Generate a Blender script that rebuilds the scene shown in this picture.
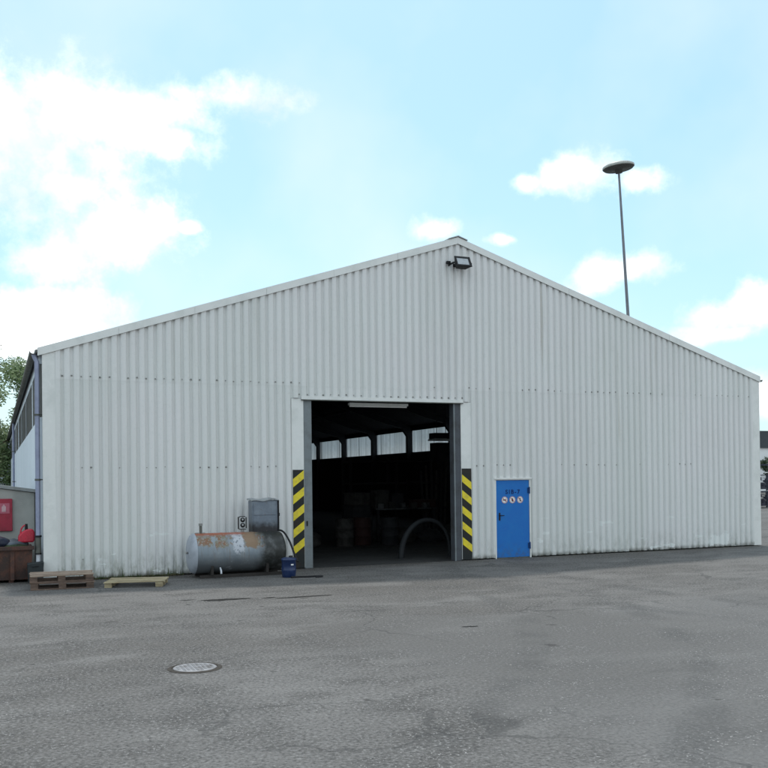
import bpy, math, random
from mathutils import Vector, Matrix
random.seed(7)
for o in list(bpy.data.objects): bpy.data.objects.remove(o)
S = bpy.context.scene
COL = S.collection
R = math.radians

# ------------------------------------------------------------------ camera
CX, CY, FPX = 384.6, 468.49, 927.99
CAM = Vector((-0.957, -21.3106, 2.1351))
FWD = Vector((0.38710006, 0.92197355, 0.01087745)); UP = Vector((0.00680781, -0.0146548, 0.99986944)); RT = Vector((0.92201258, -0.38697547, -0.01194949))
cd = bpy.data.cameras.new('camera'); cam = bpy.data.objects.new('camera', cd); COL.objects.link(cam)
cd.sensor_width = 36; cd.lens = 36*FPX/768; cd.shift_x = -(CX-384)/768; cd.shift_y = (CY-384)/768
cd.clip_start = .1; cd.clip_end = 2000
m = Matrix.Identity(4)
for i in range(3):
    m[i][0] = RT[i]; m[i][1] = UP[i]; m[i][2] = -FWD[i]; m[i][3] = CAM[i]
cam.matrix_world = m
S.camera = cam

# ------------------------------------------------------------------ world
SUN_EL, SUN_AZ = R(64), R(14)          # azimuth measured from +Y towards +X
w = bpy.data.worlds.new('World'); S.world = w; w.use_nodes = True
N, L = w.node_tree.nodes, w.node_tree.links
N.clear()
def nd(t, **k):
    n = N.new(t)
    for a, b in k.items(): setattr(n, a, b)
    return n
def vm(op, a, b):
    n = nd('ShaderNodeVectorMath', operation=op)
    for i, v in enumerate((a, b)):
        if v is None: continue
        if isinstance(v, bpy.types.NodeSocket): L.new(v, n.inputs[i])
        else: n.inputs[i].default_value = v
    return n
def mt(op, a, b=None, c=None, clamp=False):
    n = nd('ShaderNodeMath', operation=op, use_clamp=clamp)
    for i, v in enumerate((a, b, c)):
        if v is None: continue
        if isinstance(v, bpy.types.NodeSocket): L.new(v, n.inputs[i])
        else: n.inputs[i].default_value = v
    return n.outputs[0]
tc = nd('ShaderNodeTexCoord'); DIR = tc.outputs['Generated']
sky = nd('ShaderNodeTexSky', sky_type='NISHITA', sun_disc=False, sun_elevation=SUN_EL, sun_rotation=SUN_AZ)
sky.air_density = 1.0; sky.dust_density = 1.5; sky.ozone_density = 1.0
def noise(sc, det, rough=.55, vec=DIR):
    n = nd('ShaderNodeTexNoise'); n.inputs['Scale'].default_value = sc; n.inputs['Detail'].default_value = det; n.inputs['Roughness'].default_value = rough
    L.new(vec, n.inputs['Vector']); return n
nz = noise(13, 10, .64); nz2 = noise(3.0, 5, .5); nzw = noise(6, 4)
wob = vm('SCALE', vm('SUBTRACT', nzw.outputs['Color'], (.5,.5,.5)).outputs[0], None); wob.inputs['Scale'].default_value = .05
DW = vm('ADD', DIR, wob.outputs[0]).outputs[0]
def pdir(x, y):
    return (FWD + RT*(x-CX)/FPX - UP*(y-CY)/FPX).normalized()
# cloud banks: where they stand in the sky (direction), half width and half height in radians, softness
clouds = [(15,140,110,70),(75,120,85,34),(150,112,60,18),(235,96,75,15),(170,140,36,18),(60,190,75,34),(105,225,58,42),(50,250,45,22),(-20,335,120,40),(55,318,70,24),(105,345,50,14),(187,229,9,7),
          (560,176,28,17),(590,168,34,24),(640,184,34,15),(520,182,16,9),(428,236,20,11),(598,276,34,16),(632,272,30,14),(500,245,13,6),(722,318,34,17),(757,312,34,22),(765,395,50,18),(715,335,45,10)]
cur = None
for (x, y, rx, ry) in clouds:
    c = pdir(x, y); rr = c.cross(Vector((0,0,1))).normalized(); uu = rr.cross(c)
    d = vm('SUBTRACT', DW, tuple(c)).outputs[0]
    a = mt('MULTIPLY', vm('DOT_PRODUCT', d, tuple(rr)).outputs['Value'], FPX/rx)
    b = mt('MULTIPLY', vm('DOT_PRODUCT', d, tuple(uu)).outputs['Value'], FPX/ry)
    q = mt('SQRT', mt('ADD', mt('MULTIPLY', a, a), mt('MULTIPLY', b, b)))
    v = mt('SUBTRACT', 1.0, q)
    cur = v if cur is None else mt('SMOOTH_MAX', cur, v, .15)
# scattered cumulus in the rest of the sky (never in front of the clear part the photo shows)
back = mt('SUBTRACT', .55, vm('DOT_PRODUCT', DIR, tuple(pdir(384, 200))).outputs['Value'])
gen = mt('MULTIPLY', mt('SUBTRACT', nz2.outputs['Fac'], .43), 4.0)
gen = mt('MINIMUM', gen, mt('MULTIPLY', back, 4.0))
cur = mt('MAXIMUM', cur, gen)
den = mt('ADD', cur, mt('MULTIPLY', mt('SUBTRACT', nz.outputs['Fac'], .52), 3.6))
mr = nd('ShaderNodeMapRange', interpolation_type='SMOOTHSTEP'); L.new(den, mr.inputs[0])
mr.inputs[1].default_value = -.45; mr.inputs[2].default_value = 1.0
# faint veil
veil = mt('MULTIPLY', mt('SUBTRACT', nz2.outputs['Fac'], .42, clamp=True), 1.7, clamp=True)
sep = nd('ShaderNodeSeparateXYZ'); L.new(DIR, sep.inputs[0])
def mix(f, a, b, bt='MIX'):
    n = nd('ShaderNodeMix', data_type='RGBA', blend_type=bt)
    if isinstance(f, bpy.types.NodeSocket): L.new(f, n.inputs[0])
    else: n.inputs[0].default_value = f
    for i, v in ((6,a),(7,b)):
        if isinstance(v, bpy.types.NodeSocket): L.new(v, n.inputs[i])
        else: n.inputs[i].default_value = (*v, 1)
    return n.outputs[2]
hazy = mix(1.0, sky.outputs[0], (1.55,3.35,3.9), 'ADD')                 # thin summer haze over the clear sky
hor = mt('POWER', mt('SUBTRACT', 1.0, mt('ABSOLUTE', sep.outputs[2]), clamp=True), 7.0)
hazy = mix(mt('MULTIPLY', hor, .55, clamp=True), hazy, (6.2,9.1,9.6))
hazy = mix(veil, hazy, (9.5,10,10.2))
shade = mt('MULTIPLY', mt('SUBTRACT', noise(7, 6, .6).outputs['Fac'], .36, clamp=True), 3.4, clamp=True)
ccol = mix(shade, (8.9,9.35,9.8), (17,17,17))
full = mix(mr.outputs[0], hazy, ccol)
bg = nd('ShaderNodeBackground'); bg.inputs[1].default_value = .1
L.new(full, bg.inputs[0]); out = nd('ShaderNodeOutputWorld'); L.new(bg.outputs[0], out.inputs[0])

sd = bpy.data.lights.new('sun', 'SUN'); sd.energy = 2.1; sd.angle = R(4); sd.color = (1, .96, .9)
sun = bpy.data.objects.new('sun', sd); COL.objects.link(sun)
sv = Vector((math.sin(SUN_AZ)*math.cos(SUN_EL), math.cos(SUN_AZ)*math.cos(SUN_EL), math.sin(SUN_EL)))
sun.rotation_euler = sv.to_track_quat('Z', 'Y').to_euler(); sun.location = (0, 0, 40)
S.view_settings.view_transform = 'Standard'; S.view_settings.look = 'None'; S.view_settings.gamma = 1
S.view_settings.exposure = 0.16
S.view_settings.use_curve_mapping = False
S.render.resolution_x = S.render.resolution_y = 1024

# ------------------------------------------------------------------ materials
class Mat:
    """small node-graph writer"""
    def __init__(s, name, rough=.6, metal=0, spec=.5):
        s.m = bpy.data.materials.new(name); s.m.use_nodes = True
        s.N, s.L = s.m.node_tree.nodes, s.m.node_tree.links
        s.b = s.N['Principled BSDF']; s.b.inputs['Roughness'].default_value = rough; s.b.inputs['Metallic'].default_value = metal
        s.b.inputs['Specular IOR Level'].default_value = spec
        t = s.N.new('ShaderNodeTexCoord'); s.O = t.outputs['Object']
    def put(s, sock, v):
        if isinstance(v, bpy.types.NodeSocket): s.L.new(v, sock)
        else: sock.default_value = v if not isinstance(v, tuple) or len(v) == 4 or sock.type == 'VECTOR' else (*v, 1)
    def mapv(s, scale=(1,1,1), loc=(0,0,0), rot=(0,0,0)):
        n = s.N.new('ShaderNodeMapping'); s.L.new(s.O, n.inputs[0]); n.inputs['Scale'].default_value = scale; n.inputs['Location'].default_value = loc; n.inputs['Rotation'].default_value = rot
        return n.outputs[0]
    def noise(s, sc=5, det=4, rough=.55, vec=None, dist=0):
        n = s.N.new('ShaderNodeTexNoise'); s.L.new(vec or s.O, n.inputs['Vector'])
        n.inputs['Scale'].default_value = sc; n.inputs['Detail'].default_value = det; n.inputs['Roughness'].default_value = rough; n.inputs['Distortion'].default_value = dist
        return n.outputs['Fac']
    def voro(s, sc=5, vec=None, feature='F1'):
        n = s.N.new('ShaderNodeTexVoronoi'); n.feature = feature; s.L.new(vec or s.O, n.inputs['Vector']); n.inputs['Scale'].default_value = sc
        return n
    def ramp(s, f, a, b, lo=0., hi=1., smooth=True):
        n = s.N.new('ShaderNodeMapRange'); n.interpolation_type = 'SMOOTHSTEP' if smooth else 'LINEAR'
        s.put(n.inputs[0], f); n.inputs[1].default_value = a; n.inputs[2].default_value = b; n.inputs[3].default_value = lo; n.inputs[4].default_value = hi
        return n.outputs[0]
    def math(s, op, a, b=0.):
        n = s.N.new('ShaderNodeMath'); n.operation = op; s.put(n.inputs[0], a); s.put(n.inputs[1], b); return n.outputs[0]
    def mix(s, f, a, b, bt='MIX'):
        n = s.N.new('ShaderNodeMix'); n.data_type = 'RGBA'; n.blend_type = bt
        s.put(n.inputs[0], f); s.put(n.inputs[6], a); s.put(n.inputs[7], b); return n.outputs[2]
    def xyz(s):
        n = s.N.new('ShaderNodeSeparateXYZ'); s.L.new(s.O, n.inputs[0]); return n.outputs
    def col(s, v): s.put(s.b.inputs['Base Color'], v); return s
    def bump(s, h, strength=.3, dist=.01):
        n = s.N.new('ShaderNodeBump'); s.put(n.inputs['Height'], h); n.inputs['Strength'].default_value = strength; n.inputs['Distance'].default_value = dist
        s.L.new(n.outputs[0], s.b.inputs['Normal']); return s
def worn(name, c, rough=.6, metal=0, amt=.25, sc=6, dirt=None, bump=.1):
    a = Mat(name, rough, metal, .5 if max(c) > .3 else .2)
    n1 = a.noise(sc, 6, .6); n2 = a.noise(sc*5, 4, .6)
    d = dirt or tuple(x*.5 for x in c)
    k = a.mix(a.ramp(n1, .42, .7, 0, amt*2), c, d)
    k = a.mix(a.ramp(n2, .5, .75, 0, amt), k, tuple(min(1, x*1.35) for x in c))
    a.col(k); a.put(a.b.inputs['Roughness'], a.ramp(n2, .3, .7, rough-.1, min(1, rough+.1)))
    if bump: a.bump(n2, bump, .005)
    return a.m

# painted profiled sheet of the gable: slightly different sheets, streaks, dirt and algae near the ground, chalky scuffs
def wall_mat(name, c, side=False, greenish=1.0):
    a = Mat(name, .42, 0, .4)
    ax = 1 if side else 0
    x, y, z = a.xyz()
    u = (y if side else x)
    sheet = a.N.new('ShaderNodeTexWhiteNoise'); sheet.noise_dimensions = '2D'
    cb = a.N.new('ShaderNodeCombineXYZ'); a.L.new(a.math('FLOOR', a.math('DIVIDE', u, 1.0)), cb.inputs[0]); a.L.new(a.math('FLOOR', a.math('DIVIDE', a.math('ADD', z, 20-4.39), 20.)), cb.inputs[1])
    a.L.new(cb.outputs[0], sheet.inputs['Vector'])
    k = a.mix(a.math('MULTIPLY', sheet.outputs['Value'], .8), c, (c[0]*.90, c[1]*.915, c[2]*.90))
    big = a.noise(.35, 4, .5)
    k = a.mix(a.ramp(big, .35, .65, 0, .5), k, (c[0]*1.0, c[1]*.965, c[2]*.985))
    st = a.noise(1.0, 5, .6, a.mapv((9, 9, .25)))
    k = a.mix(a.ramp(st, .5, .78, 0, .42), k, (c[0]*.70, c[1]*.71, c[2]*.66))
    mott = a.noise(14, 5, .65)
    k = a.mix(a.ramp(mott, .5, .75, 0, .16), k, (c[0]*.6, c[1]*.62, c[2]*.58))
    # splash dirt + algae near the ground
    low = a.ramp(z, .0, .75, 1, 0)
    n3 = a.noise(3.2, 6, .65, a.mapv((2.5, 2.5, 1)))
    f = a.math('MULTIPLY', low, a.ramp(n3, .38, .72, 0, .95))
    f = a.math('MULTIPLY', f, a.ramp(x, 2.0, 9.0, 1, .45))
    k = a.mix(f, k, (.23, .24, .19))
    vlow = a.math('MULTIPLY', a.ramp(z, .0, .16, 1, 0), a.ramp(a.noise(6, 5, .7), .3, .6, .2, 1))
    k = a.mix(vlow, k, (.09, .09, .07))
    # chalky repaired patches low on the wall
    pn = a.noise(1.6, 3, .5, a.mapv((1, 1, 3.2), (3, 1, 0)))
    pf = a.math('MULTIPLY', a.ramp(pn, .665, .68, 0, .8), a.ramp(z, .9, 1.1, 1, 0))
    k = a.mix(pf, k, (.78, .80, .78))
    if not side:
        wn = a.math('MULTIPLY', a.math('SUBTRACT', a.noise(4, 5, .7), .5), .5)
        xx, zz = a.math('ADD', x, wn), a.math('ADD', z, wn)
        bx_ = a.math('MULTIPLY', a.math('MULTIPLY', a.ramp(xx, 18.2, 18.28), a.ramp(xx, 18.95, 18.87)), a.math('MULTIPLY', a.ramp(zz, .1, .13), a.ramp(zz, .40, .36)))
        k = a.mix(a.math('MULTIPLY', bx_, .8), k, (.80, .82, .80))
        rr_ = a.noise(1.0, 4, .6, a.mapv((3.3, 3.3, .12), (4, 0, 0)))
        k = a.mix(a.math('MULTIPLY', a.ramp(rr_, .64, .72, 0, .35), a.ramp(z, 1.5, 4.5, .3, 1)), k, (.40, .37, .30))
    a.col(k); a.put(a.b.inputs['Roughness'], a.ramp(mott, .3, .7, .36, .55))
    a.bump(a.noise(1.3, 3, .5), .25, .03)
    return a.m
M = {}
M['wall'] = wall_mat('painted_sheet', (.735, .738, .722))
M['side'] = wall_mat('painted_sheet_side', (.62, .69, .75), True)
M['trim'] = worn('trim_paint', (.74, .745, .72), .4, 0, .14, 2.2, (.42, .45, .42))
M['trimdark'] = worn('ridge_zinc', (.40, .42, .42), .5, .2, .3, 4)
M['bolt'] = worn('rusted_bolt', (.30, .30, .285), .6, .3)
M['inner'] = worn('hall_dark_sheet', (.025, .025, .03), .9, 0, .3, 2)  # hall darkness put into the colour of the added inner sheets
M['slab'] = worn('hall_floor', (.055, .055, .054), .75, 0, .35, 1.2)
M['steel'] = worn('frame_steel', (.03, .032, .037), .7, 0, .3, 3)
M['postl'] = worn('gate_post_grey', (.20, .225, .235), .5, .0, .25, 3, (.12, .12, .115))
M['postr'] = worn('gate_post_dark', (.085, .092, .105), .55, .0, .35, 3, (.05, .048, .045))
M['roof'] = worn('roof_sheet', (.22, .23, .22), .7, 0, .4, 1.0)
M['gutter'] = worn('gutter_zinc', (.13, .135, .12), .6, .2, .4, 3)
M['pipe'] = worn('downpipe_blue_grey', (.30, .33, .45), .45, .1, .22, 4, (.16, .17, .25))
M['pipelow'] = worn('downpipe_pale', (.58, .60, .64), .5, 0, .2, 4)
M['blue'] = None
a = Mat('door_blue', .5, 0, .2); n1 = a.noise(3, 5, .6); z = a.xyz()[2]
k = a.mix(a.ramp(n1, .4, .7, 0, .5), (.018, .155, .50), (.022, .20, .53))
k = a.mix(a.math('MULTIPLY', a.ramp(z, 0, .5, 1, 0), a.ramp(a.noise(9, 5, .7), .4, .7, 0, .6)), k, (.07, .11, .18))
k = a.mix(a.ramp(a.noise(1, 6, .7, a.mapv((5, 5, 26))), .62, .68, 0, .35), k, (.12, .22, .38))
k = a.mix(a.ramp(a.noise(24, 5, .7), .66, .72, 0, .6), k, (.05, .07, .11))
a.col(k).bump(a.noise(2, 2), .15, .01); M['blue'] = a.m
M['navy'] = worn('navy_paint', (.004, .018, .11), .6)
M['dkblue'] = worn('hinge_blue', (.01, .05, .17), .5)
M['black'] = worn('black_plastic', (.018, .018, .02), .5)
M['white'] = worn('white_enamel', (.78, .78, .76), .4, 0, .1)
M['red'] = worn('red_paint', (.36, .018, .045), .5)
M['yellow'] = worn('hazard_yellow', (.80, .64, .02), .5, 0, .3, 9, (.50, .38, .06))
M['hblack'] = worn('hazard_black', (.022, .026, .026), .55, 0, .3, 4, (.05, .03, .02))
a = Mat('glazing_sheet', .5)       # translucent corrugated glazing, yellowed and dirty
x, y, z = a.xyz()
st = a.noise(1.0, 3, .6, a.mapv((1, 3.4, .05)))
k = a.mix(a.ramp(st, .35, .65), (.86, .88, .87), (.62, .63, .62))
k = a.mix(a.ramp(a.noise(2.2, 5, .6), .5, .7, 0, .4), k, (.55, .56, .52))
g = a.math('ABSOLUTE', a.math('SUBTRACT', a.math('FRACT', a.math('DIVIDE', y, .72)), .5))
k = a.mix(a.ramp(g, .47, .485, 0, .8), k, (.10, .10, .10))
tr = a.N.new('ShaderNodeBsdfTranslucent'); a.L.new(k, tr.inputs[0])
a.col((.17, .165, .15)); mx = a.N.new('ShaderNodeMixShader'); mx.inputs[0].default_value = .78
a.L.new(a.b.outputs[0], mx.inputs[1]); a.L.new(tr.outputs[0], mx.inputs[2]); a.L.new(mx.outputs[0], a.N['Material Output'].inputs[0]); M['glaz'] = a.m

# worn coarse asphalt
def asphalt():
    a = Mat('worn_asphalt', .9, 0, .25)
    big = a.noise(.16, 5, .55, dist=.6); mid = a.noise(.9, 6, .62, a.mapv((1, 1.5, 1), rot=(0, 0, .4)))
    base = a.mix(a.ramp(big, .36, .64), (.108, .101, .094), (.152, .146, .140))
    base = a.mix(a.ramp(mid, .40, .66, 0, .85), base, (.078, .074, .070))
    pale = a.noise(.45, 6, .6, a.mapv((1, 2.2, 1), (5, 2, 0), (0, 0, -.3)))
    base = a.mix(a.ramp(pale, .50, .68, 0, .7), base, (.182, .175, .167))
    X_, Y_, Z_ = a.xyz()
    wz = a.math('MULTIPLY', a.math('SUBTRACT', a.noise(.5, 5, .6), .5), 3.0)
    zn = a.math('ADD', a.math('ADD', a.math('MULTIPLY', Y_, -1.0), a.math('MULTIPLY', X_, -.05)), wz)
    zone = a.math('MULTIPLY', a.ramp(zn, 7.6, 8.6), a.ramp(a.math('ADD', X_, wz), 2.5, 4.2))      # smoother resurfaced part of the yard
    base = a.mix(a.math('MULTIPLY', zone, .7), base, a.mix(a.ramp(big, .4, .6), (.122, .118, .114), (.152, .148, .144)))
    # wheel tracks sweeping out of the gateway, polished slightly paler and darker
    for (cx_, cy_, r0) in ((-6.0, -4.0, 13.4), (-6.0, -4.0, 15.3), (22.5, -6.0, 14.2), (22.5, -6.0, 12.4)):
        dx_ = a.math('SUBTRACT', X_, cx_); dy_ = a.math('SUBTRACT', Y_, cy_)
        dd = a.math('ABSOLUTE', a.math('SUBTRACT', a.math('SQRT', a.math('ADD', a.math('MULTIPLY', dx_, dx_), a.math('MULTIPLY', dy_, dy_))), r0))
        tf = a.math('MULTIPLY', a.ramp(a.math('ADD', dd, a.math('MULTIPLY', wz, .1)), .10, .32, 1, 0), a.ramp(a.noise(1.1, 4, .6), .40, .62, 0, .42))
        base = a.mix(tf, base, (.07, .069, .068))
    # dirt gathered along the foot of the wall
    base = a.mix(a.math('MULTIPLY', a.math('MULTIPLY', a.ramp(Y_, -1.1, -.1), a.ramp(Y_, .3, .1)), a.ramp(a.noise(2.5, 6, .7), .35, .65, .1, .8)), base, (.062, .055, .045))
    grit = a.noise(26, 6, .75)
    gk = a.math('SUBTRACT', 1.0, a.math('MULTIPLY', zone, .55))
    base = a.mix(a.math('MULTIPLY', gk, a.ramp(grit, .50, .66, 0, .7)), base, (.27, .265, .26))
    base = a.mix(a.math('MULTIPLY', gk, a.ramp(grit, .50, .36, 0, .75)), base, (.035, .035, .035))
    v = a.voro(38)
    stone = a.math('MULTIPLY', a.ramp(v.outputs['Distance'], .22, .34, 1, 0), a.ramp(a.noise(19, 2), .50, .60))
    stone = a.math('MULTIPLY', stone, a.ramp(mid, .42, .6))
    base = a.mix(stone, base, (.36, .35, .34))
    crk = a.N.new('ShaderNodeTexVoronoi'); crk.feature = 'DISTANCE_TO_EDGE'; crk.inputs['Scale'].default_value = .42
    wv = a.N.new('ShaderNodeTexNoise'); wv.inputs['Scale'].default_value = 1.8; wv.inputs['Detail'].default_value = 5; a.L.new(a.O, wv.inputs['Vector'])
    add = a.N.new('ShaderNodeVectorMath'); add.operation = 'MULTIPLY_ADD'; a.L.new(wv.outputs['Color'], add.inputs[0]); add.inputs[1].default_value = (.9, .9, 0); a.L.new(a.O, add.inputs[2])
    a.L.new(add.outputs[0], crk.inputs['Vector'])
    cf = a.math('MULTIPLY', a.ramp(crk.outputs['Distance'], .004, .012, 1, 0), a.ramp(a.noise(.3, 2), .52, .60, 0, .45))
    base = a.mix(cf, base, (.04, .04, .04))
    # oil and water stains
    stn = a.noise(.75, 4, .6, a.mapv((.7, 2.0, 1), (9, 4, 0)))
    base = a.mix(a.ramp(stn, .62, .72, 0, .22), base, (.055, .053, .052))
    oil = a.noise(2.3, 3, .5, a.mapv((1, 1, 1), (3, 8, 0)))
    base = a.mix(a.ramp(oil, .70, .74, 0, .7), base, (.04, .038, .036))
    a.col(base)
    h = a.math('ADD', a.math('MULTIPLY', grit, 1.2), a.math('MULTIPLY', v.outputs['Distance'], -.5))
    a.bump(h, .7, .012)
    return a.m
M['asph'] = asphalt()
M['patch'] = worn('wet_tar', (.020, .019, .018), .85, 0, .4, 9, bump=.4)
M['concrete'] = worn('concrete', (.30, .30, .29), .85, 0, .3, 2)

# ------------------------------------------------------------------ mesh builder
class MB:
    def __init__(s): s.v = []; s.f = []; s.mi = []; s.sm = []; s.mats = []
    def idx(s, m):
        if m not in s.mats: s.mats.append(m)
        return s.mats.index(m)
    def face(s, pts, m, sm=False):
        b = len(s.v); s.v += [tuple(p) for p in pts]; s.f.append(tuple(range(b, b+len(pts)))); s.mi.append(s.idx(m)); s.sm.append(sm)
    def mesh(s, vs, fs, m, sm=False):
        b = len(s.v); s.v += [tuple(p) for p in vs]; i = s.idx(m)
        for f in fs: s.f.append(tuple(b+k for k in f)); s.mi.append(i); s.sm.append(sm)
        return s
    def box(s, x0, x1, y0, y1, z0, z1, m, jit=0, bev=0):
        j = lambda: random.uniform(-jit, jit) if jit else 0
        if bev:
            vs = []
            for zz, ins in ((z0, bev), (z0+bev, 0), (z1-bev, 0), (z1, bev)):
                c = bev
                q = [(x0+ins, y0+c), (x0+c, y0+ins), (x1-c, y0+ins), (x1-ins, y0+c), (x1-ins, y1-c), (x1-c, y1-ins), (x0+c, y1-ins), (x0+ins, y1-c)]
                vs += [(a, b_, zz) for a, b_ in q]
            fs = [tuple(range(7, -1, -1)), tuple(range(24, 32))]
            for r in range(3):
                for k in range(8): fs.append((r*8+k, r*8+(k+1) % 8, r*8+8+(k+1) % 8, r*8+8+k))
            return s.mesh(vs, fs, m)
        vs = [(x0+j(), y0+j(), z0), (x1+j(), y0+j(), z0), (x1+j(), y1+j(), z0), (x0+j(), y1+j(), z0), (x0+j(), y0+j(), z1), (x1+j(), y0+j(), z1), (x1+j(), y1+j(), z1), (x0+j(), y1+j(), z1)]
        return s.mesh(vs, [(3,2,1,0),(4,5,6,7),(0,1,5,4),(1,2,6,5),(2,3,7,6),(3,0,4,7)], m)
    def tube(s, pts, rad, m, n=10, cap=True, sm=True):
        pts = [Vector(p) for p in pts]; rad = rad if isinstance(rad, (list, tuple)) else [rad]*len(pts)
        vs = []; fs = []; prev = None
        for i, p in enumerate(pts):
            t = (pts[min(i+1, len(pts)-1)]-pts[max(i-1, 0)]).normalized()
            if prev is None:
                a_ = t.orthogonal().normalized()
            else:
                a_ = (prev-t*prev.dot(t)); a_ = a_.normalized() if a_.length > 1e-6 else t.orthogonal().normalized()
            prev = a_; b_ = t.cross(a_)
            for k in range(n):
                an = 2*math.pi*k/n; vs.append(p+(a_*math.cos(an)+b_*math.sin(an))*rad[i])
        for i in range(len(pts)-1):
            for k in range(n): fs.append((i*n+k, i*n+(k+1) % n, (i+1)*n+(k+1) % n, (i+1)*n+k))
        s.mesh(vs, fs, m, sm)
        if cap:
            s.mesh(vs[:n], [tuple(range(n-1, -1, -1))], m); s.mesh(vs[-n:], [tuple(range(n))], m)
        return s
    def lathe(s, prof, m, n=24, c=(0,0,0), axis='Z', sm=True):
        vs = []; fs = []
        for (r, h) in prof:
            for k in range(n):
                an = 2*math.pi*k/n; a_, b_ = r*math.cos(an), r*math.sin(an)
                p = (a_, b_, h) if axis == 'Z' else ((h, a_, b_) if axis == 'X' else (a_, h, b_))
                vs.append((p[0]+c[0], p[1]+c[1], p[2]+c[2]))
        for i in range(len(prof)-1):
            for k in range(n):
                f = (i*n+k, i*n+(k+1) % n, (i+1)*n+(k+1) % n, (i+1)*n+k)
                fs.append(f if axis != 'Y' else f[::-1])
        return s.mesh(vs, fs, m, sm)
    def prism(s, poly, h0, h1, m, axis='Y'):
        n = len(poly); g = (lambda a_, b_, h: (a_, h, b_)) if axis == 'Y' else ((lambda a_, b_, h: (a_, b_, h)) if axis == 'Z' else (lambda a_, b_, h: (h, a_, b_)))
        vs = [g(a_, b_, h0) for a_, b_ in poly]+[g(a_, b_, h1) for a_, b_ in poly]
        return s.mesh(vs, [tuple(range(n)), tuple(range(2*n-1, n-1, -1))]+[(i, i+n, (i+1) % n+n, (i+1) % n) for i in range(n)], m)
    def build(s, name, parent=None, fix=False, bevel=0):
        me = bpy.data.meshes.new(name); me.from_pydata(s.v, [], s.f)
        for mm in s.mats: me.materials.append(mm)
        me.polygons.foreach_set('material_index', s.mi); me.polygons.foreach_set('use_smooth', s.sm); me.update()
        if fix or bevel:
            import bmesh
            bm = bmesh.new(); bm.from_mesh(me); bmesh.ops.remove_doubles(bm, verts=bm.verts, dist=1e-5); bmesh.ops.recalc_face_normals(bm, faces=bm.faces)
            bm.to_mesh(me); bm.free()
        o = bpy.data.objects.new(name, me); COL.objects.link(o)
        if parent: o.parent = parent
        if bevel:
            b = o.modifiers.new('bevel', 'BEVEL'); b.width = bevel; b.segments = 2; b.limit_method = 'ANGLE'
        return o
def tag(o, label=None, cat=None, group=None, kind=None):
    for k, v in (('label', label), ('category', cat), ('group', group), ('kind', kind)):
        if v: o[k] = v
    return o
def empty(name, loc, label, cat, rz=0, group=None):
    o = bpy.data.objects.new(name, None); COL.objects.link(o); o.location = loc; o.rotation_euler = (0, 0, rz); o.empty_display_size = .3
    return tag(o, label, cat, group)
def copy_tree(o, parent=None):
    c = o.copy(); COL.objects.link(c); c.parent = parent
    for ch in [q for q in bpy.data.objects if q.parent == o]: copy_tree(ch, c)
    return c

# ------------------------------------------------------------------ ground
g = MB(); g.face([(-500, -300, 0), (900, -300, 0), (900, 900, 0), (-500, 900, 0)], M['asph']); tag(g.build('ground'), kind='structure')
W, H, HP, LEN = 20.154, 5.0125, 8.2784, 50.0
SL = (HP-H)/(W/2)
roofz = lambda x: H+SL*min(x, W-x)
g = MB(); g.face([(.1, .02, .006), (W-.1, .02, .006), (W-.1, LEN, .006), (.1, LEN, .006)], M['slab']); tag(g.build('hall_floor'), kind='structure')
def blob(cx, cy, rx, ry, n=60, rough=.5):
    ph = [random.uniform(0, 6.28) for _ in range(4)]
    return [(cx+rx*math.cos(t)*(1+rough*(.5*math.sin(2*t+ph[0])+.3*math.sin(3*t+ph[1])+.25*math.sin(5*t+ph[2])+.2*math.sin(11*t+ph[3])+random.uniform(-.12, .12))), cy+ry*math.sin(t)*(1+rough*(.5*math.sin(2*t+ph[1])+.3*math.sin(5*t+ph[3])))) for t in [2*math.pi*k/n for k in range(n)]]
for (cx, cy, rx, ry) in ((2.86, -4.87, .34, .13), (2.62, -4.78, .25, .05), (2.2, -4.6, .12, .03), (4.2, -5.12, .44, .075), (3.62, -4.95, .12, .04), (5.3, -9.5, .12, .045)):
    b = MB(); b.face([(x, y, .004) for x, y in blob(cx, cy, rx, ry)], M['patch']); tag(b.build('asphalt_hole'), kind='structure')

# ------------------------------------------------------------------ warehouse
WH = empty('warehouse', (0, 0, 0), 'long pale corrugated metal warehouse with a wide open gateway in its gable', 'warehouse')
XL, XR, ZO = 5.885, 10.122, 4.07        # gate opening
DX0, DX1, DZ = 11.13, 12.13, 2.05     # side door
PITCH, DEP = .1998, .055
prof = [(0, 0), (.10, 0), (.14, .10), (.22, .88), (.27, 1), (.73, 1), (.78, .88), (.86, .10), (.90, 0)]
def pos_list(u0, u1, extra=()):
    L_ = set()
    k = math.floor(u0/PITCH)-1
    while k*PITCH < u1+PITCH:
        for t, _ in prof: L_.add(round((k+t)*PITCH, 5))
        k += 1
    L_ = {x for x in L_ if u0 < x < u1} | {u0, u1} | {e for e in extra if u0 < e < u1}
    L_ = sorted(L_)
    out_ = [L_[0]]
    for x in L_[1:]:
        if x-out_[-1] > .0015 or x in extra or x == u1: out_.append(x)
    return out_
def pval(u):
    t = (u/PITCH) % 1.0
    P_ = prof+[(1.0, 0)]
    for i in range(len(P_)-1):
        if P_[i][0] <= t <= P_[i+1][0]:
            (a_, b_), (c_, d_) = P_[i], P_[i+1]
            return b_+(d_-b_)*(t-a_)/max(c_-a_, 1e-9)
    return 0
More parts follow.
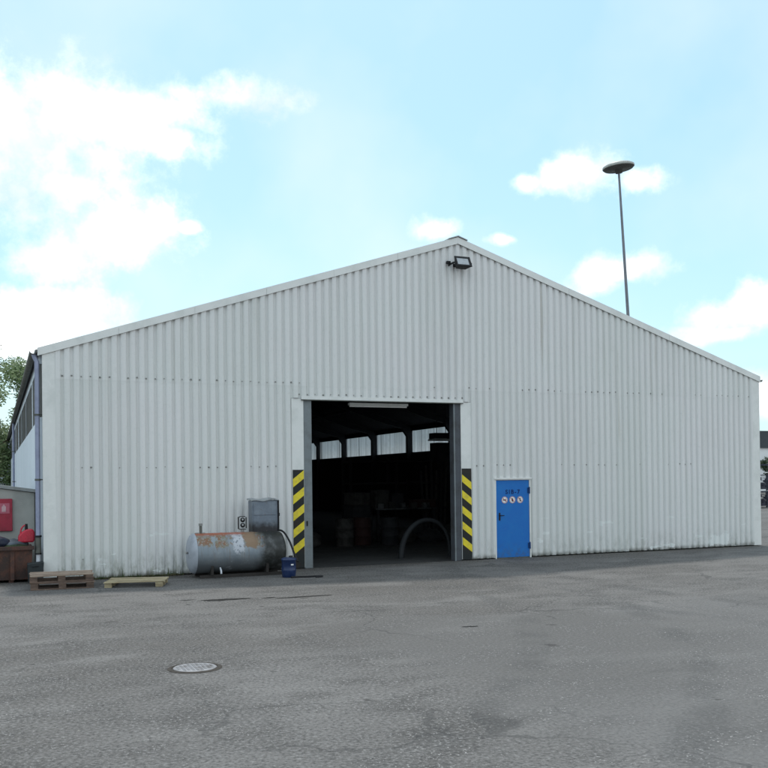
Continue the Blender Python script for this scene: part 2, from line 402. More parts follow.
def sheet(mb, u0, u1, z0, z1f, mat, put, off=0, extra=()):
    """profiled sheet; put(u, d, z) -> point, d = distance out of the wall"""
    us = pos_list(u0, u1, extra); vs = []; fs = []
    NR = max(2, min(14, int((z1f((u0+u1)/2)-z0)/.35)+1))
    for u in us:
        d = pval(u)*DEP+off
        for r in range(NR):
            z = z0+(z1f(u)-z0)*r/(NR-1)
            vs.append(put(u, d, z))
    for i in range(len(us)-1):
        for r in range(NR-1): fs.append((i*NR+r, (i+1)*NR+r, (i+1)*NR+r+1, i*NR+r+1))
    mb.mesh(vs, fs, mat, True)
from mathutils import noise as mnoise
front = lambda u, d, z: (u+.004*mnoise.noise((u*1.3, z*.6, 5)), -d-.010*mnoise.noise((u*.55, z*.5, 1))-.005*mnoise.noise((u*2.1, z*1.3, 9)), z)
ZS = 4.40
gw = MB()
FL = .30
top = lambda u: roofz(u)-.03
c = lambda v: (lambda u: v)
sheet(gw, .26, XL-FL, .03, c(ZS+.03), M['wall'], front)
sheet(gw, XR+FL, DX0-.045, .03, c(ZS+.03), M['wall'], front)
sheet(gw, DX0-.045, DX1+.045, DZ+.06, c(ZS+.03), M['wall'], front)
sheet(gw, DX1+.045, W-.26, .03, c(ZS+.03), M['wall'], front)
sheet(gw, XL-FL, XR+FL, ZO+.02, c(ZS+.03), M['wall'], front)
sheet(gw, .26, W-.26, ZS-.03, top, M['wall'], front, off=.0025, extra=(W/2,))
# flat closing sheets each side of the gateway
for (x0, x1) in ((XL-FL, XL-.002), (XR+.002, XR+FL)):
    gw.box(x0, x1, -.022, .0, .03, ZO+.012, M['trim'])
# fixings in the valleys
def bolts(z, x0, x1, skip=.0):
    k = math.ceil(x0/PITCH)
    while k*PITCH < x1:
        x = k*PITCH
        if random.random() > skip:
            r = random.choice((.010, .013, .016, .020))
            gw.lathe([(0, -.014), (r*.7, -.013), (r, -.006), (r*1.1, -.0005)], M['bolt'], 8, (x+random.uniform(-.006, .006), -.004 if z < ZS else -.011, z+random.uniform(-.012, .012)), 'Y')
        k += 1
bolts(4.455, .3, XL+.1, .05); bolts(4.455, XL+.1, 12, .8); bolts(4.455, 12, W-.3, .35); bolts(2.45, .3, XL-.4, .3); bolts(2.45, XR+.4, 15, .4); bolts(2.45, 15, W-.3, .8); bolts(.45, .3, XL-.4, .9); bolts(ZO+.12, XL-.2, XR+.2, .1)
gwo = gw.build('gable_wall', WH, fix=False)
# dark inner sheets added to keep the hall black: gable (with openings), roof underside
ln = MB()
def dark_face(x0, x1, z0, z1f):
    pts = [(x0, .06, z0), (x1, .06, z0), (x1, .06, z1f(x1))]
    if x0 < W/2 < x1: pts.append((W/2, .06, z1f(W/2)))
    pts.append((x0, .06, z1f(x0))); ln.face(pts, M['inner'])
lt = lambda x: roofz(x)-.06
dark_face(.02, XL, 0, lt); dark_face(XR, DX0-.03, 0, lt); dark_face(DX1+.03, W-.02, 0, lt); dark_face(XL, XR, ZO+.01, lt); dark_face(DX0-.03, DX1+.03, DZ+.03, lt)
ln.build('gable_dark_sheet', WH)
# corner flashings
for x0, x1 in ((-.0, .275), (W-.275, W+.0)):
    f = MB(); f.box(x0, x1, -.052, -.04, .02, roofz(.1)-.05, M['trim']); 
    ex = x0-.009 if x0 < 1 else x1+.001
    f.box(ex, ex+.008, -.052, -.01, .02, H-.08, M['trim']); f.build('corner_flashing', WH)
# verge trims along both roof slopes
for s_ in (0, 1):
    t = MB(); X0, X1 = (-.10, W/2-.0) if s_ == 0 else (W+.03, W/2+.0)
    zr = lambda x: H+SL*(x if s_ == 0 else W-x)
    cuts = 6
    for i in range(cuts):
        a0 = X0+(X1-X0)*i/cuts; a1 = X0+(X1-X0)*(i+1)/cuts; a1 -= math.copysign(.004, X1-X0) if i < cuts-1 else 0
        y_ = -.085-.003*(i % 2)-.004*s_
        p = [(a0, zr(a0)-.115), (a1, zr(a1)-.115), (a1, zr(a1)+.055), (a0, zr(a0)+.055)]
        t.prism(p, y_, y_+.012, M['trim'])
        t.mesh([(a0, y_, zr(a0)+.056), (a1, y_, zr(a1)+.056), (a1, .16, zr(a1)+.066), (a0, .16, zr(a0)+.066)], [(0, 1, 2, 3)], M['trim'])
    t.build('verge_trim', WH)
rc = MB()
rc.prism([(W/2-.27, HP-.02), (W/2, HP+.068), (W/2+.27, HP-.02), (W/2+.27, HP+.0), (W/2, HP+.092), (W/2-.27, HP+.0)], -.12, LEN+.05, M['trimdark'])
rc.build('ridge_cap', WH)
for s_ in (0, 1):
    r_ = MB(); X0, X1 = (-.15, W/2) if s_ == 0 else (W+.08, W/2)
    zr = lambda x: H+SL*(x if s_ == 0 else W-x)
    P4 = [(X0, zr(X0)+.03), (X1, zr(X1)+.03), (X1, zr(X1)-.03), (X0, zr(X0)-.03)]
    r_.prism(P4, -.03, LEN, M['roof'])
    r_.face([(X0, .06, zr(X0)-.034), (X1, .06, zr(X1)-.034), (X1, LEN-.02, zr(X1)-.034), (X0, LEN-.02, zr(X0)-.034)], M['inner'])
    r_.build('roof', WH, fix=True)
    gu = MB(); gx = -.185 if s_ == 0 else W+.10
    pr = [(gx+(.075 if s_ == 0 else .05)*math.cos(math.pi+math.pi*k/8), H-.055+.06*math.sin(math.pi+math.pi*k/8)) for k in range(9)]
    pr += [(p[0]*.0+gx+(p[0]-gx)*.88, H-.05+(p[1]-H+.055)*.88) for p in reversed(pr)]
    gu.prism(pr, -.06, LEN+.05, M['gutter']); gu.build('gutter', WH)
# side walls with the strip of glazing between the frames
Z1, Z2 = 3.56, 4.73
SP = 5.15; YC0 = 19.95-SP*3
cols = [YC0+SP*i for i in range(9)]
for s_ in (0, 1):
    X = 0 if s_ == 0 else W
    put = (lambda u, d, z: (-d, u, z)) if s_ == 0 else (lambda u, d, z: (W+d, u, z))
    sw = MB()
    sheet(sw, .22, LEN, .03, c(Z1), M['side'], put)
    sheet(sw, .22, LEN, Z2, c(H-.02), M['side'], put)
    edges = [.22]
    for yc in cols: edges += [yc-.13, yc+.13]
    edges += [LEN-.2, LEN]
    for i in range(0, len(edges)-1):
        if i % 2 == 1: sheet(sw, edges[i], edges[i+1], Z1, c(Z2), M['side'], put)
    lx = .05 if s_ == 0 else W-.05
    sw.face([(lx, .06, 0), (lx, LEN, 0), (lx, LEN, Z1), (lx, .06, Z1)], M['inner'])
    sw.face([(lx, .06, Z2), (lx, LEN, Z2), (lx, LEN, H), (lx, .06, H)], M['inner'])
    sw.build('side_wall', WH)
    for i in range(0, len(edges)-1, 2):
        a0, a1 = edges[i], edges[i+1]
        if a1-a0 < .5: continue
        gz = MB(); sheet(gz, a0+.004, a1-.004, Z1+.004, c(Z2-.004), M['glaz'], put, off=-.012)
        gz.build('window', WH)
bw = MB(); bw.face([(0, LEN, 0), (W, LEN, 0), (W, LEN, H), (W/2, LEN, HP-.03), (0, LEN, H)], M['side'])
bw.face([(0.02, LEN-.05, 0), (W-.02, LEN-.05, 0), (W-.02, LEN-.05, H), (W/2, LEN-.05, HP-.08), (0.02, LEN-.05, H)], M['inner']); bw.build('back_wall', WH)
for yc in cols+[.35]:
    pf = MB()
    for q in (0, 1):
        fx = (lambda x: x) if q == 0 else (lambda x: W-x)
        pf.prism([(fx(.06), 0), (fx(.30), 0), (fx(.30), 4.42), (fx(.62), 4.86), (fx(1.7), roofz(1.7)-.42), (fx(W/2-.001), HP-.36), (fx(W/2-.001), HP-.09), (fx(.06), roofz(.06)-.09)], yc-.10, yc+.10, M['steel'])
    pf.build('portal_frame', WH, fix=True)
for z_, x_ in ((6.0, 3.3), (7.2, 7), (7.2, W-7), (6.0, W-3.3)):
    pu = MB(); pu.box(x_-.05, x_+.05, .1, LEN-.1, roofz(x_)-.30, roofz(x_)-.12, M['steel']); pu.build('purlin', WH)
# gate posts and head rail
p = MB(); p.box(XL+.003, XL+.205, -.01, .22, .0, ZO-.02, M['postl'], bev=.008); p.box(XL+.05, XL+.08, -.03, -.0105, 1.02, 1.14, M['black']); p.build('gate_post', WH)
p = MB(); p.box(XR-.205, XR-.003, -.01, .22, .0, ZO-.02, M['postr'], bev=.008); p.box(XR-.20, XR-.165, -.02, -.0105, .0, ZO-.03, M['postl']); p.build('gate_post', WH)
h = MB(); h.box(XL-.06, XR+.06, -.06, -.045, ZO-.01, ZO+.07, M['trim']); h.box(XL-.06, XR+.06, -.075, -.0, ZO-.032, ZO-.0105, M['gutter']); h.build('gate_head', WH)
# hazard boards
def hazard(x0, x1, up):
    b = MB(); zt = 2.37; b.box(x0, x1, -.036, -.024, .02, zt, M['hblack'])
    ww = x1-x0; rise = .21
    for k in range(5):
        zz = zt-(.42 if up else .15+.19+0.0)-k*.403 + (.0 if up else 0.0)
        if up: q = [(x0, zz), (x1, zz+rise), (x1, zz+rise-.0+.20), (x0, zz+.20)]
        else: q = [(x0, zz), (x1, zz-rise), (x1, zz-rise+.19), (x0, zz+.19)]
        q = [(x, min(z_, zt-.004)) for x, z_ in q]
        b.face([(x, -.039, z_) for x, z_ in q], M['yellow'])
    return b.build('hazard_board', WH)
hazard(XL-.285, XL-.012, True); hazard(XR+.012, XR+.285, False)
# side door
fr = MB()
fr.box(DX0-.045, DX0-.004, -.05, .06, .0, DZ+.045, M['trim']); fr.box(DX1+.004, DX1+.045, -.05, .06, .0, DZ+.045, M['trim']); fr.box(DX0-.004, DX1+.004, -.05, .06, DZ+.006, DZ+.045, M['trim'])
DR = MB().box(DX0, DX1, -.035, .01, .025, DZ, M['blue'], bev=.004).build('door', WH)
fr.build('door_frame', DR)
wd = MB(); wd.box(DX0-.06, DX1+.06, -.085, -.051, DZ+.03, DZ+.075, M['white']); wd.build('drip_cap', DR)
hd = MB(); hd.box(DX0+.075, DX0+.12, -.043, -.0355, 1.0, 1.2, M['black']); hd.tube([(DX0+.097, -.04, 1.13), (DX0+.097, -.085, 1.13), (DX0+.21, -.085, 1.13)], .011, M['black'], 8); hd.build('handle', DR)
for z_ in (.32, 1.78):
    hg = MB(); hg.tube([(DX1+.002, -.06, z_-.09), (DX1+.002, -.06, z_+.09)], .016, M['dkblue'], 8); hg.box(DX1-.05, DX1, -.052, -.036, z_-.07, z_+.07, M['dkblue']); hg.build('hinge', DR)
kp = MB(); kp.box(DX0+.02, DX1-.02, -.06, -.02, -.0, .024, M['gutter']); kp.build('threshold', DR)
tx = bpy.data.curves.new('t', 'FONT'); tx.body = 'SIB-7'; tx.size = .155; tx.offset = .004; tx.space_character = 1.35; tx.align_x = 'CENTER'; tx.extrude = .0008
to = bpy.data.objects.new('t', tx); COL.objects.link(to); bpy.context.view_layer.update()
me = bpy.data.meshes.new_from_object(to.evaluated_get(bpy.context.evaluated_depsgraph_get())); bpy.data.objects.remove(to)
me.materials.clear(); me.materials.append(M['navy'])
lo = bpy.data.objects.new('lettering', me); COL.objects.link(lo); lo.parent = DR; lo.rotation_euler = (R(90), 0, 0); lo.location = (DX0+.50, -.0375, 1.695)
def ring(mb, cx, cz, r0, r1, y, m, n=28):
    for k in range(n):
        a0, a1 = 2*math.pi*k/n, 2*math.pi*(k+1)/n
        mb.face([(cx+r0*math.cos(a0), y, cz+r0*math.sin(a0)), (cx+r1*math.cos(a0), y, cz+r1*math.sin(a0)), (cx+r1*math.cos(a1), y, cz+r1*math.sin(a1)), (cx+r0*math.cos(a1), y, cz+r0*math.sin(a1))], m)
for i, px in enumerate((.255, .49, .725)):
    sg = MB(); cx, cz = DX0+px, 1.535
    sg.face([(cx+.092*math.cos(2*math.pi*k/28), -.0375, cz+.092*math.sin(2*math.pi*k/28)) for k in range(28)], M['white'])
    ring(sg, cx, cz, .078, .088, -.0385, M['red'])
    dx = .05
    sg.face([(cx-dx-.006, -.0392, cz+dx-.006), (cx-dx+.006, -.0392, cz+dx+.006), (cx+dx+.006, -.0392, cz-dx+.006), (cx+dx-.006, -.0392, cz-dx-.006)], M['red'])
    y = -.0386
    if i == 0: shp = [[(-.05, -.016), (.03, -.016), (.03, .012), (-.05, .012)], [(.034, -.016), (.05, -.016), (.05, .012), (.034, .012)], [(.03, .018), (.045, .018), (.045, .036), (.03, .036)]]
    elif i == 1: shp = [[(-.02, -.045), (.02, -.045), (.026, .01), (0, .05), (-.026, .012)]]
    else: shp = [[(-.012, -.05), (.012, -.05), (.018, .012), (-.018, .012)], [(-.013, .018), (.013, .018), (.013, .044), (-.013, .044)]]
    for q in shp: sg.face([(cx+a_, y, cz+b_) for a_, b_ in q], M['black'])
    sg.build('round_sign', DR)
# downpipes
def downpipe(x, y, ztop, low=True):
    d = MB(); d.tube([(-.17, y-.0, H-.1), (-.15, y, H-.17), (x, y, H-.26), (x, y, .62)], .052, M['pipe'], 12)
    o = d.build('downpipe', WH)
    sp_ = MB(); sp_.tube([(x, y, .60), (x, y, .05)], .050, M['pipelow'], 12); sp_.build('spout', o)
    for z_ in (3.6, 2.2):
        b = MB(); b.tube([(x, y, z_-.02), (x, y, z_+.02)], .062, M['gutter'], 12); b.box(x, .0, y-.012, y+.012, z_-.012, z_+.012, M['gutter']); b.build('bracket', o)
    b = MB(); b.tube([(x, y, .60), (x, y, .98)], .060, M['gutter'], 12); b.tube([(x, y, .96), (x, y, 1.0)], .072, M['black'], 12); b.tube([(x, y, .59), (x, y, .62)], .070, M['black'], 12); b.build('coupling', o)
    return o
downpipe(-.108, .06, H); downpipe(-.16, 25.1, H); downpipe(-.16, 45.6, H)

# ------------------------------------------------------------------ floodlight under the ridge
F = empty('floodlight', (10.08, -.055, 7.40), 'black framed floodlight fixed high on the gable just under the roof peak', 'floodlight')
M['glass'] = worn('lamp_glass', (.42, .44, .46), .15, .0, .2, 8)
fl = MB(); tl = R(-28)
def tp(x, y, z, cy=-.30, cz=.26):
    return (x, cy+(y)*math.cos(tl)-(z)*math.sin(tl), cz+(y)*math.sin(tl)+(z)*math.cos(tl))
bx = [(-.25, -.05, -.17), (.25, -.05, -.17), (.25, -.05, .17), (-.25, -.05, .17), (-.16, .17, -.10), (.16, .17, -.10), (.16, .17, .10), (-.16, .17, .10)]
fl.mesh([tp(*q) for q in bx], [(4, 5, 6, 7), (0, 4, 7, 3), (1, 2, 6, 5), (0, 1, 5, 4), (3, 7, 6, 2)], M['black'])
for (x0, x1, z0, z1) in ((-.26, -.21, -.18, .18), (.19, .26, -.18, .18), (-.21, .19, -.18, -.13), (-.21, .19, .12, .18)):
    q = [(x0, -.085, z0), (x1, -.085, z0), (x1, -.085, z1), (x0, -.085, z1), (x0, -.05, z0), (x1, -.05, z0), (x1, -.05, z1), (x0, -.05, z1)]
    fl.mesh([tp(*k) for k in q], [(0, 1, 2, 3), (7, 6, 5, 4), (0, 4, 5, 1), (1, 5, 6, 2), (2, 6, 7, 3), (3, 7, 4, 0)], M['black'])
fl.build('housing', F)
gl = MB(); gl.face([tp(-.21, -.07, -.13), tp(.19, -.07, -.13), tp(.19, -.07, .12), tp(-.21, -.07, .12)], M['glass']); gl.build('glass', F)
br = MB(); br.box(-.31, -.28, -.34, .02, .22, .27, M['black']); br.box(.28, .31, -.34, .02, .22, .27, M['black']); br.box(-.31, .31, -.0, .03, .20, .29, M['black']); br.box(-.40, -.28, -.08, .0, .26, .34, M['black']); br.build('bracket', F)

F.scale = (.84, .84, .84)
# ------------------------------------------------------------------ strip light in the gateway
SLt = empty('strip_light', (8.0, .38, ZO-.24), 'long pale strip light hanging at the top of the open gateway', 'strip light')
s1 = MB(); s1.box(-.80, .80, -.06, .06, .05, .11, M['white']); s1.build('housing', SLt)
s1 = MB(); s1.tube([(-.78, 0, .028), (.78, 0, .028)], .022, M['white'], 10); s1.build('tube', SLt)
SLt.location.z = ZO-.14

# ------------------------------------------------------------------ oil tank
a = Mat('tank_paint', .5, .1)
x, y, z = a.xyz()
grn = a.noise(3, 6, .65)
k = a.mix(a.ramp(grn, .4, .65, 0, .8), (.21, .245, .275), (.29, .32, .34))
k = a.mix(a.ramp(z, .62, .22, 0, .8), k, (.085, .09, .095))  # underside shading and dirt both painted in, darker towards the belly
dp = a.noise(1.0, 5, .7, a.mapv((16, 3, .9)))
k = a.mix(a.math('MULTIPLY', a.ramp(dp, .55, .68, 0, .65), a.ramp(z, .25, .6)), k, (.16, .10, .065))
k = a.mix(a.ramp(a.noise(6, 7, .75), .60, .66, 0, .6), k, (.36, .40, .43))
wave = a.math('ADD', z, a.math('MULTIPLY', a.math('SUBTRACT', a.noise(3.5, 5, .7), .5), .55))
rustm = a.math('MULTIPLY', a.ramp(wave, .66, .72), a.ramp(a.noise(4.5, 5, .7, a.mapv((1.3, 1, .6), (2, 0, 0))), .40, .50))
rc_ = a.mix(a.ramp(a.noise(9, 7, .75), .44, .56), (.22, .10, .045), (.20, .185, .13))
rc_ = a.mix(a.ramp(a.noise(22, 6, .7), .56, .60, 0, .8), rc_, (.34, .37, .36))
k = a.mix(a.math('MULTIPLY', rustm, a.ramp(x, .2, .1, 1, .92)), k, rc_)
whx = a.math('ADD', x, a.math('MULTIPLY', a.math('SUBTRACT', a.noise(7, 5, .7), .5), .35))
wh = a.math('MULTIPLY', a.math('MULTIPLY', a.ramp(whx, -.20, -.14), a.ramp(whx, .10, .04)), a.ramp(wave, .52, .6))
k = a.mix(a.math('MULTIPLY', wh, .9), k, a.mix(a.ramp(a.noise(16, 3), .55, .62), (.48, .50, .54), (.20, .22, .25)))
pt = a.math('MULTIPLY', a.math('MULTIPLY', a.ramp(whx, .10, .14), a.ramp(whx, .42, .36)), a.ramp(wave, .60, .66))
k = a.mix(pt, k, (.24, .16, .10))
blk = a.math('ADD', x, a.math('MULTIPLY', a.math('SUBTRACT', a.noise(2.6, 6, .65), .5), .6))
k = a.mix(a.ramp(blk, .30, .62), k, a.mix(a.ramp(a.noise(5, 5, .6), .45, .7), (.022, .024, .022), (.085, .09, .09)))
k = a.mix(a.math('MULTIPLY', a.ramp(z, .90, .97), a.ramp(x, .25, .0)), k, (.36, .10, .05))
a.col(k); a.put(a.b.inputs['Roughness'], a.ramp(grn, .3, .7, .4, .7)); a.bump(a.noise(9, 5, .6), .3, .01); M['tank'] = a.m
T = empty('oil_tank', (4.03, -.78, 0), 'long cylindrical oil tank with peeling rust beside the gateway', 'tank')
tk = MB(); RAD = .44; HL = 1.0
pr = [(0, -HL-.10), (.18, -HL-.092), (.32, -HL-.065), (.41, -HL-.02), (RAD, -HL+.03), (RAD, -.36), (RAD+.004, -.355), (RAD+.004, -.325), (RAD, -.32), (RAD, .36), (RAD+.004, .365), (RAD, .39), (RAD, HL-.03), (.41, HL+.02), (.32, HL+.065), (.18, HL+.092), (0, HL+.10)]
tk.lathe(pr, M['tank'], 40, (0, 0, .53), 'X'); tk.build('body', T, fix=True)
M['tcap'] = worn('tank_end_paint', (.36, .39, .44), .5, 0, .25, 4, (.22, .24, .27))
ec = MB(); ec.lathe([(0, -HL-.108), (.18, -HL-.10), (.32, -HL-.073), (.405, -HL-.03), (.443, -HL+.02), (.446, -HL+.05)], M['tcap'], 40, (0, 0, .53), 'X'); ec.tube([(-HL-.11, -.10, .56), (-HL-.15, -.10, .56)], .025, M['bolt'], 8); ec.build('end_cap', T, fix=True)
M['skid'] = worn('skid_steel', (.04, .035, .032), .7)
for y_ in (-.27, .27):
    sk = MB(); sk.box(-.88, 1.02, y_-.035, y_+.035, 0, .07, M['skid']); sk.build('skid', T)
for x_ in (-.62, .62):
    sk = MB(); sk.prism([(-.34, .07), (.34, .07), (.36, .30), (.26, .19), (.12, .115), (-.12, .115), (-.26, .19), (-.36, .30)], x_-.03, x_+.03, M['skid'], 'X'); sk.build('saddle', T)
fp = MB(); fp.tube([(-.80, .0, .94), (-.80, .0, 1.14)], .032, M['gutter'], 10); fp.tube([(-.80, .0, 1.14), (-.80, 0, 1.19)], .045, M['bolt'], 10); fp.box(-.93, -.7, -.02, .02, .955, .985, M['bolt']); fp.build('filler_pipe', T)
M['lidg'] = worn('dial_face', (.35, .36, .36), .4)
gg = MB()
gg.tube([(.15, .05, .96), (.15, .05, 1.02)], .03, M['bolt'], 8)
for (x0, x1, z0, z1) in ((.055, .075, 1.04, 1.31), (.10, .24, 1.02, 1.035), (.10, .22, 1.31, 1.325), (.235, .25, 1.05, 1.30), (.075, .10, 1.30, 1.315), (.075, .10, 1.03, 1.045)): gg.box(x0, x1, .03, .08, z0, z1, M['black'])
for zc in (1.12, 1.24): gg.lathe([(0, -.03), (.04, -.028), (.05, -.015), (.052, .03)], M['black'], 14, (.165, .05, zc), 'Y')
for zc in (1.12, 1.24): gg.lathe([(0, -.033), (.022, -.032)], M['lidg'], 12, (.155, .048, zc+.01), 'Y')
gg.build('fuel_meter', T)
vs_ = MB(); vs_.tube([(-.45, -.36, .22), (-.45, -.45, .16), (-.45, -.455, .10)], .02, M['pipelow'], 8); vs_.build('drain_cock', T)

# grey pump cabinet on the tank, with its hose
a = Mat('cabinet_paint', .45, .2); x, y, z = a.xyz()
n = a.noise(4, 6, .6)
k = a.mix(a.ramp(n, .4, .65), (.15, .18, .22), (.20, .235, .275))
ww_ = a.math('ADD', z, a.math('MULTIPLY', a.math('SUBTRACT', a.noise(5, 5, .65), .5), .28))
k = a.mix(a.ramp(ww_, .30, .12), k, (.022, .022, .026)); k = a.mix(a.ramp(a.noise(20, 4, .7), .6, .7, 0, .5), k, (.16, .12, .10)); a.col(k).bump(n, .3, .02); M['cab'] = a.m
Cb = empty('pump_cabinet', (4.70, -.62, .93), 'upright grey metal pump cabinet with scorched bottom standing on the tank', 'cabinet')
cb = MB(); cb.prism([(-.30, .0), (.24, -.02), (.30, .04), (.295, .74), (-.305, .735)], -.17, .17, M['cab']); o = cb.build('housing', Cb, fix=True, bevel=.012)
dr = MB(); dr.box(-.27, .25, -.182, -.1715, .03, .40, M['cab'], bev=.003); dr.box(-.27, .25, -.184, -.1715, .41, .70, M['cab'], bev=.003); dr.build('door', Cb)
M['lidm'] = worn('lid_grey', (.34, .36, .37), .5, .1, .4, 7, (.10, .11, .12))
ld = MB(); n_ = 10
vs = []
for i in range(n_+1):
    x_ = -.33+.65*i/n_; zz = .755+.012*math.sin(i*1.1)+(.014 if i > 7 else 0)
    vs += [(x_, -.20, zz-.02), (x_, -.20, zz), (x_, .19, zz+.03), (x_, .19, zz)]
fs = []
for i in range(n_):
    b = i*4
    for k_ in range(4): fs.append((b+k_, b+(k_+1) % 4, b+4+(k_+1) % 4, b+4+k_))
fs += [(0, 1, 2, 3), (n_*4+3, n_*4+2, n_*4+1, n_*4)]
ld.mesh(vs, fs, M['lidm']); ld.build('lid', Cb, fix=True)
ed = MB(); ed.box(.297, .325, -.19, .17, .05, .75, M['black']); ed.box(.30, .335, -.2, -.15, .38, .45, M['black']); ed.build('edge_strip', Cb)
hs = MB(); pts = [(.30, -.1, .06), (.40, -.25, .02), (.48, -.45, -.18), (.53, -.65, -.45), (.55, -.85, -.62)]
def smooth(pts, k=5):
    P_ = [Vector(p) for p in pts]; out_ = []
    for i in range(len(P_)-1):
        p0, p1, p2, p3 = P_[max(i-1, 0)], P_[i], P_[i+1], P_[min(i+2, len(P_)-1)]
        for j in range(k):
            t = j/k; out_.append(.5*((2*p1)+(-p0+p2)*t+(2*p0-5*p1+4*p2-p3)*t*t+(-p0+3*p1-3*p2+p3)*t**3))
    return out_+[P_[-1]]
hs.tube(smooth(pts), .022, M['black'], 8); hs.build('hose', Cb)

# blue canister
a = Mat('canister_blue', .35); a.col(a.mix(a.ramp(a.noise(9, 5), .45, .7), (.010, .025, .085), (.02, .04, .11))); M['canb'] = a.m
K = empty('blue_drum', (4.965, -1.72, 0), 'small blue plastic drum standing between the tank and the striped board', 'drum')
kb = MB(); kb.lathe([(0, 0), (.15, 0), (.165, .02), (.175, .14), (.178, .15), (.178, .17), (.175, .18), (.172, .36), (.185, .37), (.187, .40), (.17, .42), (.12, .435), (0, .44)], M['canb'], 24); kb.build('body', K, fix=True)
K.scale = (.9, .9, 1.0)
kb = MB(); kb.lathe([(.05, .43), (.05, .47), (0, .475)], M['black'], 14, (.05, 0, 0)); kb.build('cap', K)
kb = MB(); kb.face([(-.0+.176*math.sin(t)*1.01, -.176*math.cos(t)*1.01, z_) for t, z_ in ((.0, .27), (.2, .27), (.4, .27), (.4, .30), (.2, .30), (.0, .30))], M['white']); kb.build('label_sticker', K)
hz_ = MB(); hz_.tube(smooth([(4.95, -1.95, .02), (5.15, -1.93, .02), (5.3, -1.99, .02), (5.5, -1.98, .02), (5.62, -2.06, .02), (5.45, -2.12, .02)]), .02, M['black'], 8)
tag(hz_.build('hose_end'), 'short black hose lying on the asphalt beside the blue drum', 'hose')

# ------------------------------------------------------------------ pallets
def wood(name, c, d):
    a = Mat(name, .8); gr = a.noise(2, 6, .7, a.mapv((1.5, 14, 14))); n = a.noise(5, 5, .6)
    k = a.mix(a.ramp(gr, .35, .65), c, d); k = a.mix(a.ramp(n, .5, .75, 0, .6), k, tuple(q*.55 for q in d)); a.col(k).bump(gr, .4, .006); return a.m
M['w1'] = wood('old_brown_wood', (.40, .31, .24), (.21, .15, .11)); M['w2'] = wood('red_brown_wood', (.20, .135, .10), (.085, .055, .042)); M['w3'] = wood('pale_wood', (.42, .36, .23), (.27, .215, .125))
def pallet(loc, rz, mt_, mb_, label, sk=True, group=None, lx=1.2, ly=.8):
    e = empty('pallet', loc, label, 'pallet', rz, group)
    ys = [-ly/2+.06, -ly/4+.02, 0, ly/4-.02, ly/2-.06]
    for i, y_ in enumerate(ys):
        b = MB(); hw = .07 if i % 2 == 0 else .05; b.box(-lx/2+random.uniform(-.02, .015), lx/2+random.uniform(-.015, .035), y_-hw, y_+hw, .122, .144-random.uniform(0, .004), mt_, .012); o_b = b.build('deck_board', e); o_b.rotation_euler = (random.uniform(-.02, .02), random.uniform(-.006, .008), random.uniform(-.012, .012))
    for x_ in (-lx/2+.072, 0, lx/2-.072):
        if not sk and x_ == 0: continue
        b = MB(); b.box(x_-.07, x_+.07, -ly/2, ly/2, .10, .1215, mb_, .002); b.build('cross_board', e)
        for y_ in (-ly/2+.05, 0, ly/2-.05):
            b = MB(); b.box(x_-.07, x_+.07, y_-.05, y_+.05, .022, .0995, mb_ if sk else mt_, .002); b.build('block', e)
    for y_ in (-ly/2+.05, 0, ly/2-.05):
        if not sk: continue
        b = MB(); b.box(-lx/2, lx/2, y_-.05, y_+.05, 0, .0215, mb_, .003); b.build('base_board', e)
    return e
pallet((.30, -1.28, 0), R(-4), M['w2'], M['w2'], 'dark red brown pallet at the bottom of the stack on the left', group='wooden pallets along the wall')
pallet((.27, -1.27, .146), R(-1.5), M['w1'], M['w2'], 'brown pallet with pale top boards lying on the lower pallet', group='wooden pallets along the wall')
p3 = pallet((1.72, -1.68, .0), R(-17), M['w3'], M['w3'], 'pale low wooden pallet lying alone between the stack and the tank', sk=False, group='wooden pallets along the wall', lx=1.15)
p3.location.z = -.018

# ------------------------------------------------------------------ shed with fire cabinet, skip, jerry can, tub
M['shed'] = worn('shed_paint', (.42, .42, .385), .6, 0, .2, 1.5)
M['shedd'] = worn('shed_dark', (.05, .055, .055), .6)
Sh = empty('shed', (-1.9, 1.4, 0), 'low beige site shed with dark corner edges beside the warehouse', 'shed')
Sb = MB(); Sb.prism([(-1.9, .05), (1.80, .05), (1.80, 1.90), (-.3, 2.20), (-1.9, 1.95)], 0, 4.2, M['shed']); Sb.build('wall', Sh, fix=True)
Sr = MB(); Sr.prism([(-1.98, 1.93), (-.3, 2.215), (1.86, 1.905), (1.86, 1.975), (-.3, 2.29), (-1.98, 2.0)], -.08, 4.3, worn('shed_roof', (.30, .31, .30), .7)); Sr.build('roof', Sh, fix=True)
for x_ in (1.77,):
    q = MB(); q.box(x_, x_+.065, -.035, -.003, .02, 1.90, M['shedd']); q.build('corner_post', Sh)
FC = empty('fire_cabinet', (-1.02, 1.375, 1.05), 'red fire cabinet with a pale fire sign on the beige shed', 'cabinet')
fb = MB(); fb.box(-.46, .42, -.06, .02, .0, .73, M['red'], bev=.01); fb.build('door', FC)
M['pinkw'] = worn('faded_symbol', (.62, .40, .42), .5)
M['redd'] = worn('pale_pink_sign', (.50, .12, .17), .5)
fs_ = MB(); fs_.box(.13, .36, -.068, -.0605, .40, .63, M['redd']); 
fs_.prism([(.20, .44), (.28, .44), (.285, .55), (.265, .575), (.215, .575), (.195, .55)], -.072, -.0685, M['pinkw']); fs_.box(.225, .255, -.072, -.0685, .58, .60, M['pinkw']); fs_.build('sign', FC)
a = Mat('rusty_steel', .8, .1); n = a.noise(3, 6, .65); n2 = a.noise(15, 5, .7)
